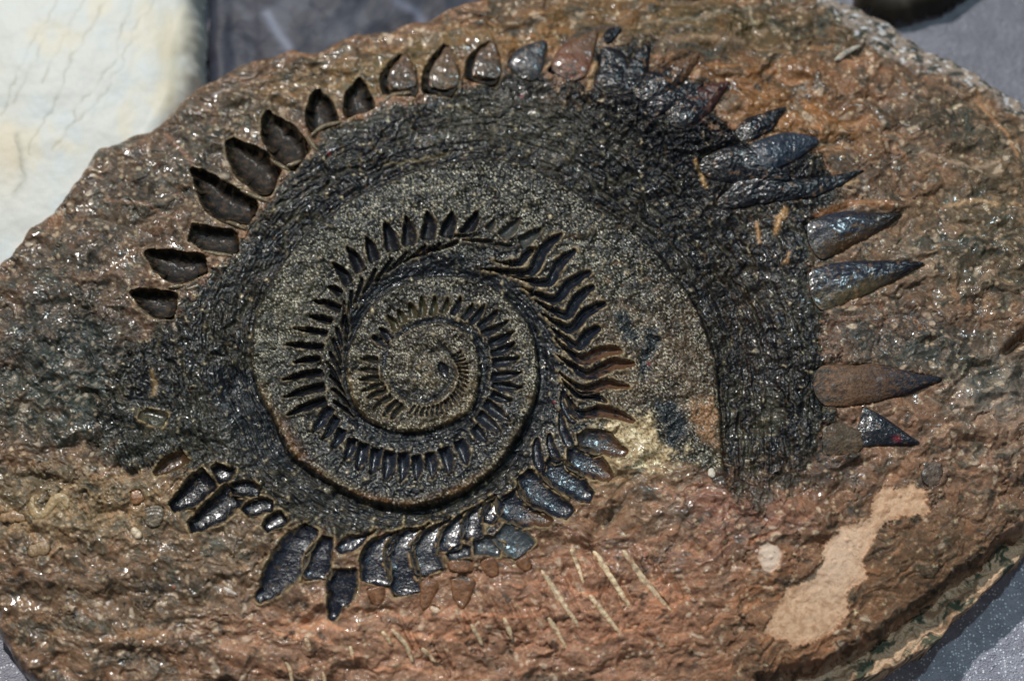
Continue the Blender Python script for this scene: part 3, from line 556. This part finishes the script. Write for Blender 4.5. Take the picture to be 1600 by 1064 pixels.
# ------------------------------------------------------------------ materials
def mat(name, base=None, attr=True, rough=.35, bump=((2200, .35, .00022),), spec=.5, speck=.25, coat=0.0, cr=.16, rough_attr=False):
    M = bpy.data.materials.new(name); M.use_nodes = True; N = M.node_tree.nodes; Lk = M.node_tree.links; B = N['Principled BSDF']
    tc = N.new('ShaderNodeTexCoord')
    if attr:
        a = N.new('ShaderNodeAttribute'); a.attribute_name = 'tint'; src = a.outputs['Color']
    else:
        rgb = N.new('ShaderNodeRGB'); rgb.outputs[0].default_value = (*base, 1); src = rgb.outputs[0]
    nz_ = N.new('ShaderNodeTexNoise'); nz_.inputs['Scale'].default_value = 1500; nz_.inputs['Detail'].default_value = 3; nz_.inputs['Roughness'].default_value = .7
    Lk.new(tc.outputs['Object'], nz_.inputs['Vector'])
    mr = N.new('ShaderNodeMapRange'); mr.inputs['From Min'].default_value = .3; mr.inputs['From Max'].default_value = .7; mr.inputs['To Min'].default_value = 1-speck; mr.inputs['To Max'].default_value = 1+speck
    Lk.new(nz_.outputs['Fac'], mr.inputs['Value'])
    vm = N.new('ShaderNodeVectorMath'); vm.operation = 'SCALE'; Lk.new(src, vm.inputs[0]); Lk.new(mr.outputs[0], vm.inputs['Scale']); Lk.new(vm.outputs[0], B.inputs['Base Color'])
    prev = None
    for sc_, st_, di in bump:
        n_ = N.new('ShaderNodeTexNoise'); n_.inputs['Scale'].default_value = sc_; n_.inputs['Detail'].default_value = 2; n_.inputs['Roughness'].default_value = .6; Lk.new(tc.outputs['Object'], n_.inputs['Vector'])
        b_ = N.new('ShaderNodeBump'); b_.inputs['Strength'].default_value = st_; b_.inputs['Distance'].default_value = di; Lk.new(n_.outputs['Fac'], b_.inputs['Height'])
        if prev: Lk.new(prev.outputs[0], b_.inputs['Normal'])
        prev = b_
    if prev: Lk.new(prev.outputs[0], B.inputs['Normal'])
    if coat < 0:
        a4 = N.new('ShaderNodeAttribute'); a4.attribute_name = 'varnish'; Lk.new(a4.outputs['Fac'], B.inputs['Coat Weight'])
    if rough_attr:
        a2 = N.new('ShaderNodeAttribute'); a2.attribute_name = 'wet'; Lk.new(a2.outputs['Fac'], B.inputs['Roughness'])
    else: B.inputs['Roughness'].default_value = rough
    B.inputs['Specular IOR Level'].default_value = spec; B.inputs['Coat Weight'].default_value = max(coat, 0); B.inputs['Coat Roughness'].default_value = cr
    return M
M_rock = mat('wet_brown_stone', rough_attr=True, bump=((700, .4, .0005), (2400, .3, .0003)), speck=.3, spec=.35, coat=-1, cr=.12)
M_dark = mat('dark_fossil_tissue', rough_attr=True, bump=((900, .4, .0005), (2600, .4, .0003)), speck=.35, spec=.25, coat=-1, cr=.12)
M_patch = mat('bare_pale_stone', rough=.9, bump=((500, .3, .0004), (2500, .3, .0002)), speck=.14, spec=.2)
M_tooth = mat('black_enamel', rough_attr=True, bump=((1100, .6, .0004), (3200, .3, .0002)), speck=.3, spec=.3, coat=.4, cr=.14)
M_pit = mat('matt_black_mould', rough_attr=True, bump=((1300, .6, .0006),), speck=.5, spec=.25, coat=.06, cr=.2)
M_pale = mat('pale_shell', rough=.35, bump=((1500, .6, .0005),), speck=.3, coat=.3)

# ------------------------------------------------------------------ things
def empty(name, loc=(0, 0, 0)):
    o = bpy.data.objects.new(name, None); C.objects.link(o); o.location = loc; o.empty_display_size = .02; return o
def tag(o, label=None, cat=None, group=None, kind=None):
    for k, v in (('label', label), ('category', cat), ('group', group), ('kind', kind)):
        if v: o[k] = v
def grid_faces(nj, ni):
    idx = np.arange(nj*ni).reshape(nj, ni); return np.stack([idx[:-1, :-1], idx[1:, :-1], idx[1:, 1:], idx[:-1, 1:]], -1).reshape(-1, 4)
def make(name, co, faces, material, parent=None, tint=None, wetv=None, smooth=True, gl=None):
    me = bpy.data.meshes.new(name); nv, nf = len(co), len(faces); k = faces.shape[1]
    me.vertices.add(nv); me.vertices.foreach_set('co', np.asarray(co, np.float32).ravel())
    me.loops.add(nf*k); me.loops.foreach_set('vertex_index', faces.astype(np.int32).ravel())
    me.polygons.add(nf); me.polygons.foreach_set('loop_start', np.arange(0, nf*k, k, dtype=np.int32))
    me.update(calc_edges=True); me.polygons.foreach_set('use_smooth', np.full(nf, smooth))
    if tint is not None:
        a = me.color_attributes.new('tint', 'FLOAT_COLOR', 'POINT'); c4 = np.ones((nv, 4), np.float32); c4[:, :3] = np.clip(tint, 0, .95); a.data.foreach_set('color', c4.ravel())
    if wetv is not None:
        a = me.attributes.new('wet', 'FLOAT', 'POINT'); a.data.foreach_set('value', np.asarray(wetv, np.float32).ravel())
    if gl is not None:
        a = me.attributes.new('varnish', 'FLOAT', 'POINT'); a.data.foreach_set('value', np.asarray(gl, np.float32).ravel())
    me.materials.append(material); me.validate(); o = bpy.data.objects.new(name, me); C.objects.link(o)
    if parent: o.parent = parent
    return o

ZT = -138*PX                                          # table level
FZ = ZT
fossil = empty('fossil', (0, 0, ZT))
tag(fossil, 'brown wet-looking rock slab holding a black coiled whorl of fossil teeth', 'fossil')
X, Y = unproj(U, V); Zs = slab*PX
co = np.stack([X, Y, Zs-ZT], -1).reshape(-1, 3)
F = grid_faces(len(vs), len(us))
inside = (dE > -6)
fin = inside.ravel()[F].all(1)
bandmask = (np.where((d1 >= 0) & (nn < 2.0), d1/bandw+.12*n1 < .9, False) | ((mD > .5) & (mG < .5))).ravel()
zone = np.zeros(len(F), int)
fb = bandmask[F].sum(1) >= 2; fp = (mP.ravel()[F].mean(1) > .5); zone[fb] = 1; zone[fp] = 2
sbig = (sdb > sds).ravel()[F[:, 0]]
zone[fp & ~sbig] = 3
def vnormals():
    gy, gx = np.gradient(Zs); 
    Xu = np.gradient(X, axis=1); Yu = np.gradient(Y, axis=1); Zu = np.gradient(Zs, axis=1); Xv = np.gradient(X, axis=0); Yv = np.gradient(Y, axis=0); Zv = np.gradient(Zs, axis=0)
    n = np.cross(np.stack([Xu, Yu, Zu], -1), np.stack([Xv, Yv, Zv], -1)); n *= np.where(n[..., 2:] < 0, -1, 1)
    return (n/np.linalg.norm(n, axis=-1, keepdims=True)).reshape(-1, 3)
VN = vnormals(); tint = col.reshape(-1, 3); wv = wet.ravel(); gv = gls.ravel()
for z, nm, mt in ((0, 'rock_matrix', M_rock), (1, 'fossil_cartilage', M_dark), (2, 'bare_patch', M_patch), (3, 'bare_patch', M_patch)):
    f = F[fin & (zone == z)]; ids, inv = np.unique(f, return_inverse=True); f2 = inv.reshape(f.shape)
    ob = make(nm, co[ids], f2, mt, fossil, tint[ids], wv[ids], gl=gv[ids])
    ob.data.normals_split_custom_set_from_vertices(VN[ids])
# underside skirt so that the slab is a closed body
oc = np.array(OUT, float); xo, yo = unproj(oc[:, 0], oc[:, 1], 0); n_ = len(oc)
cc = np.array([xo.mean(), yo.mean()]); sx = np.concatenate([np.stack([cc[0]+(xo-cc[0])*.97, cc[1]+(yo-cc[1])*.97, np.full(n_, .006)], 1), np.stack([cc[0]+(xo-cc[0])*.9, cc[1]+(yo-cc[1])*.9, np.full(n_, .0005)], 1)])
sf = np.array([[i, (i+1) % n_, n_+(i+1) % n_, n_+i] for i in range(n_)])
make('underside', sx, sf, M_rock, fossil, np.ones((2*n_, 3))*lin(90,70,55), np.full(2*n_, .7), gl=np.zeros(2*n_))

# teeth, roots, shells, spines
def bil(A, u, v):
    fi = np.interp(u, us, np.arange(len(us))); fj = np.interp(v, vs, np.arange(len(vs))); i = np.clip(fi.astype(int), 0, len(us)-2); j = np.clip(fj.astype(int), 0, len(vs)-2); a = fi-i; b = fj-j
    return (A[j, i]*(1-a)+A[j, i+1]*a)*(1-b)+(A[j+1, i]*(1-a)+A[j+1, i+1]*a)*b
def box(A, k=3):
    for _ in range(k):
        A = (A+np.roll(A, 1, 0)+np.roll(A, -1, 0)+np.roll(A, 1, 1)+np.roll(A, -1, 1))/5
    return A
Hsm = box(Hs, 4)
def build(o, parent, name, seed):
    q, W, s, L = centre(o, 60)
    ns = int(np.clip(L/1.5, 10, 80)); nt = int(np.clip(max(W)*2/1.3, 8, 44))
    sq = np.linspace(0, 1, ns); cx = np.interp(sq, s, q[:, 0]); cy = np.interp(sq, s, q[:, 1]); w_ = np.interp(sq, s, W)
    tx = np.gradient(cx); ty = np.gradient(cy); l = np.hypot(tx, ty); nx, ny = -ty/l, tx/l
    t = np.sin(np.linspace(-np.pi/2, np.pi/2, nt)) if o['kind'] == 'proud' else np.linspace(-1, 1, nt)
    S_, T_ = np.meshgrid(sq, t, indexing='ij')
    u = cx[:, None]+nx[:, None]*w_[:, None]*T_; v = cy[:, None]+ny[:, None]*w_[:, None]*T_
    jit = fbm(u/7, v/7, seed, 3, .6); u2 = u+.5*jit*(np.abs(T_) < .99); 
    h = bil(Hsm, u, v)+prof(T_, S_, o)+ (1-np.abs(T_)**4)*(.6*fbm(u/11, v/11, seed+3, 2, .5)+.6*fbm(u/3.6, v/3.6, seed+4, 2, .7))*(.5 if o['kind'] == 'pit' else 2.6 if o['gloss'] == .31 else 1.3 if o['gloss'] < .27 and o['dep'] < 12 and sum(o['col']) < .12 else .8)
    if o['kind'] == 'proud' and max(W) > 12: h = h+.35*fbm(T_*5+2, S_*2, seed+31, 3)*(1-T_**2)+1.3*fbm(u/30, v/18, seed+33, 2)*(1-T_**4)
    if name == 'shell' and max(W) > 14 and u.mean() < 400: h = h+.5*np.sin(np.hypot(u-242, v-822)*1.1)
    x, y = unproj(u2, v)
    c = np.ones(u.shape+(3,))*o['col']
    nzc = fbm(u/11, v/9, seed+7, 3, .6)
    c = c*(1+.35*nzc[..., None])
    if o['tip'] is not None: c = mix(c, o['tip'], ss(.35, .8, S_+.35*nzc))
    if name == 'spine': c = np.ones_like(c)*o['col']*(1+.5*nzc[..., None]); c = mix(c, lin(160,110,80), .7*ss(.1, .6, fbm(u/9, v/9, seed+41, 2)))
    if o['under'] is not None: c = mix(c, o['under'], ss(.05, .4, T_+.5*nzc)*ss(.9, .4, S_))
    if name.startswith('tooth') and o['kind'] == 'pit':
        c = mix(c, lin(128,112,84), .7*ss(.80, 1.0, np.abs(T_)+.12*nzc)*min(1, o['rim']))
        c = mix(c, lin(96,78,56), .5*ss(.45, .75, nzc))
        if o['gloss'] == .6: c = mix(c, lin(62,46,32), .7*ss(-.2, .5, nzc)*ss(.9, .3, np.abs(T_))); c = mix(c, lin(70,68,52), .5*ss(.1, .5, fbm(u/9, v/9, seed+51, 3))*ss(.5, .9, S_))
    else:
        crk = ss(.06, .0, np.abs(pn(u/26, v/18, seed+21)+.4*pn(u/7, v/7, seed+22)))*ss(.1, .4, pn(u/40, v/40, seed+23)); c = mix(c, c*.4, .7*crk); h0c = crk
        c = mix(c, mix(np.ones_like(c)*lin(44,46,48), lin(110,96,72), ss(0, .6, fbm(u/4, v/4, seed+25, 2))), .8*ss(.22, .0, S_+.25*nzc)*(max(W) > 18))
        c = mix(c, c*.5, .7*ss(.2, .6, fbm(u/6, v/5, seed+9, 2))); c = mix(c, lin(140,106,76), .5*ss(.5, .8, nzc))
    if o['label'] and 'red spot' in o['label']: c = mix(c, lin(120,20,34), gauss(u, v, 1400, 687, 6, 4, 20))
    cm = np.stack([x, y, h*PX-ZT], -1).reshape(-1, 3)
    org = cm.mean(0)
    ob = make(name, cm-org, grid_faces(ns, nt)[:, ::-1], M_pale if name in ('shell', 'pebble', 'spine') else (M_pit if o['gloss'] > .45 else M_tooth), parent, c.reshape(-1, 3), np.full(c.size//3, o['gloss']))
    ob.location = org
    if o['label']: ob['label'] = o['label']
    return ob, org
for k, o in enumerate(T):
    ob, org = build(o, fossil, o['name'], 1000+k*13)
    if o['root']:
        rb, ro = build(o['rooto'], ob, 'root', 5000+k*7); rb.location = ro-org

# ------------------------------------------------------------------ white stone, dark slab, table
def stone(name, P, ztop, zbot, wedge, amp, seed, material, tintf, step=6, dome=30):
    P = np.array(P, float); a = np.arange(P[:, 0].min()-10, P[:, 0].max()+10, step); b = np.arange(P[:, 1].min()-10, P[:, 1].max()+10, step)
    u, v = np.meshgrid(a, b); d = sdpoly(u, v, P)+6*fbm(u/60, v/60, seed, 3)
    x_ = np.clip(d/wedge, 0, 1); h = ztop-(ztop-zbot)*(1-np.sqrt(np.clip(1-(1-x_)**2.2, 0, 1)))+amp*fbm(u/80, v/80, seed+4, 4)*x_-dome*(1-np.clip(d/400, 0, 1))**2*x_
    x, y = unproj(u, v, ztop*PX); f = grid_faces(len(b), len(a)); f = f[(d > -step).ravel()[f].all(1)]
    c, crack = tintf(u, v, d); h = h-crack
    o = make(name, np.stack([x, y, h*PX], -1).reshape(-1, 3), f, material, None, c.reshape(-1, 3)); return o
M_white = mat('pale_polished_stone', rough=.5, bump=((900, .15, .0003),), speck=.05, spec=.3)
def white_t(u, v, d):
    a = fbm(u/70, v/70, 701, 4); c = np.ones(u.shape+(3,))*lin(203,204,198)
    c = mix(c, lin(212,203,180), .6*ss(.1, .7, fbm(u/60, v/90, 703, 3)+.25*ss(120, 260, u))); c = mix(c, lin(196,204,206), .5*ss(.1, .6, a))
    c = mix(c, lin(176,166,134), .6*gauss(u, v, 262, 90, 18, 70)); c = mix(c, lin(212,196,168), .6*gauss(u, v, 10, 240, 30, 60))
    crack = np.zeros(u.shape)
    for k, P_ in enumerate([[(110,-30),(60,50),(30,110),(16,150),(0,180)], [(180,-30),(150,30),(110,90),(90,150),(60,200),(40,240)], [(215,-30),(190,40),(182,85),(160,120),(130,150),(112,190)], [(252,-20),(205,50),(185,110),(150,160),(105,200),(80,235)], [(140,-20),(112,35),(90,80),(60,130)], [(26,210),(32,250),(36,280),(20,302),(0,306)], [(70,60),(45,110),(20,160)]]):
        q, _ = sdline(u+7*fbm(u/26, v/26, 720+k, 3, .4), v, P_); e = np.exp(-(q/1.8)**2)*(.35+.65*ss(-.3, .3, pn(u/30, v/30, 730+k))); crack = crack+.5*e
        c = mix(c, lin(130,124,100), .38*e)
    q, _ = sdline(u, v, [(26,210),(32,250),(36,280),(20,302)]); c = mix(c, lin(130,132,124), .3*np.exp(-(q/6)**2))
    return c, crack
wo = stone('pale_stone', [(-260,-220),(120,-240),(286,-200),(306,-60),(307,60),(300,140),(240,260),(120,380),(20,470),(-260,480)], -52, -137, 46, 2, 31, M_white, white_t, step=2.0, dome=12)
tag(wo, 'large cream white stone with thin diagonal cracks, lying beyond the slab', 'stone')
M_grey = mat('dark_grey_stone', rough=.55, bump=((90, .3, .002), (700, .3, .0004)), speck=.1, spec=.3)
def grey_t(u, v, d):
    c = np.ones(u.shape+(3,))*lin(50,52,64); c = mix(c, lin(80,83,94), .8*ss(.0, .6, fbm(u/70, v/50, 741, 3))); c = mix(c, lin(44,44,54), .8*ss(.1, .6, fbm(u/50, v/60, 745, 3)))
    q, _ = sdline(u, v, [(415,15),(428,40),(450,70)]); c = mix(c, lin(150,156,176), .5*np.exp(-(q/7)**2)); q, _ = sdline(u, v, [(620,0),(650,14),(660,30)]); c = mix(c, lin(130,136,160), .4*np.exp(-(q/7)**2))
    return c, 0*u
go = stone('grey_stone', [(322,-260),(800,-280),(1240,-260),(1180,80),(800,120),(560,200),(340,230),(318,120)], -80, -137, 40, 6, 51, M_grey, grey_t, step=5)
tag(go, 'dark bluish grey stone slab behind the fossil, out of focus', 'stone')
def specks(M, scale, thr):  # sparkle painted into the base colour as white flecks
    N = M.node_tree.nodes; Lk = M.node_tree.links; B = N['Principled BSDF']; tc = N.new('ShaderNodeTexCoord')
    v_ = N.new('ShaderNodeTexVoronoi'); v_.inputs['Scale'].default_value = scale; Lk.new(tc.outputs['Object'], v_.inputs['Vector'])
    a = N.new('ShaderNodeMath'); a.operation = 'LESS_THAN'; a.inputs[1].default_value = .33; Lk.new(v_.outputs['Distance'], a.inputs[0])
    sx_ = N.new('ShaderNodeSeparateColor'); Lk.new(v_.outputs['Color'], sx_.inputs[0]); b = N.new('ShaderNodeMath'); b.operation = 'GREATER_THAN'; b.inputs[1].default_value = thr; Lk.new(sx_.outputs[0], b.inputs[0])
    m_ = N.new('ShaderNodeMath'); m_.operation = 'MULTIPLY'; Lk.new(a.outputs[0], m_.inputs[0]); Lk.new(b.outputs[0], m_.inputs[1])
    mx = N.new('ShaderNodeMix'); mx.data_type = 'RGBA'; a3 = N.new('ShaderNodeAttribute'); a3.attribute_name = 'wet'; m3 = N.new('ShaderNodeMath'); m3.operation = 'MULTIPLY'; Lk.new(m_.outputs[0], m3.inputs[0]); Lk.new(a3.outputs['Fac'], m3.inputs[1]); Lk.new(m3.outputs[0], mx.inputs['Factor']); src = B.inputs['Base Color'].links[0].from_socket
    Lk.new(src, mx.inputs[6]); mx.inputs[7].default_value = (.9, .93, 1, 1); Lk.new(mx.outputs[2], B.inputs['Base Color'])
M_umber = mat('umber_shadow', rough=.6, bump=((90, .3, .002),), speck=.1, spec=.3)
uo = stone('shadow_stand_in', [(1325,-290),(1760,-330),(1700,-150),(1560,-60),(1480,-2),(1400,8),(1345,-16)], -70, -137, 40, 6, 61, M_umber, lambda u, v, d: (mix(np.ones(u.shape+(3,))*lin(44,40,34), lin(70,64,54), ss(0, .6, fbm(u/50, v/50, 791, 3))), 0*u), step=6)  # added block, its dark brown stands in for a shadow on the cover
tag(uo, 'added dark brown block at the upper right, standing in for a blurred shadow on the cover', 'stone')
# table cover: a glittery pale grey sheet
M_cloth = mat('glittery_grey_cover', rough=.45, bump=((500, .6, .0012), (1500, .9, .0008)), speck=.2, spec=.7)
specks(M_cloth, 800, .5)
def cover():
    a = np.concatenate([np.arange(-3200, -160, 80.), np.arange(-160, 130, 3.), np.arange(130, 1250, 40.), np.arange(1250, 1760, 3.), np.arange(1760, 4400, 80.)])
    b = np.concatenate([np.arange(-3400, -120, 80.), np.arange(-120, 250, 6.), np.arange(250, 780, 20.), np.arange(780, 1200, 3.), np.arange(1200, 3600, 80.)])
    x = (a-800)*PX*1.06; y = -(b-532)*PX*1.06; X_, Y_ = np.meshgrid(x, y); A, B_ = np.meshgrid(a, b)
    fine = ((A > -170) & (A < 1765) & (B_ > -125) & (B_ < 1205))
    h = 2.5*fbm(A/90, B_/90, 761, 3)+fine*(1.6*fbm(A/8, B_/8, 765, 3, .6))
    c = np.ones(A.shape+(3,))*lin(150,150,162)*(.62+.5*ss(200, 800, B_))[..., None]; c = mix(c, c*1.2, ss(-.3, .5, fbm(A/40, B_/40, 771, 3)))  # brighter light towards the front is painted into the cover's grey
    o = make('table_cover', np.stack([X_, Y_, ZT-.0012+h*PX*.6], -1).reshape(-1, 3), grid_faces(len(b), len(a))[:, ::-1], M_cloth, None, c.reshape(-1, 3), np.clip(.12+ss(300, 800, B_)+.1*fbm(A/60, B_/60, 781, 3), 0, 1).ravel()); tag(o, kind='structure'); return o
cover()
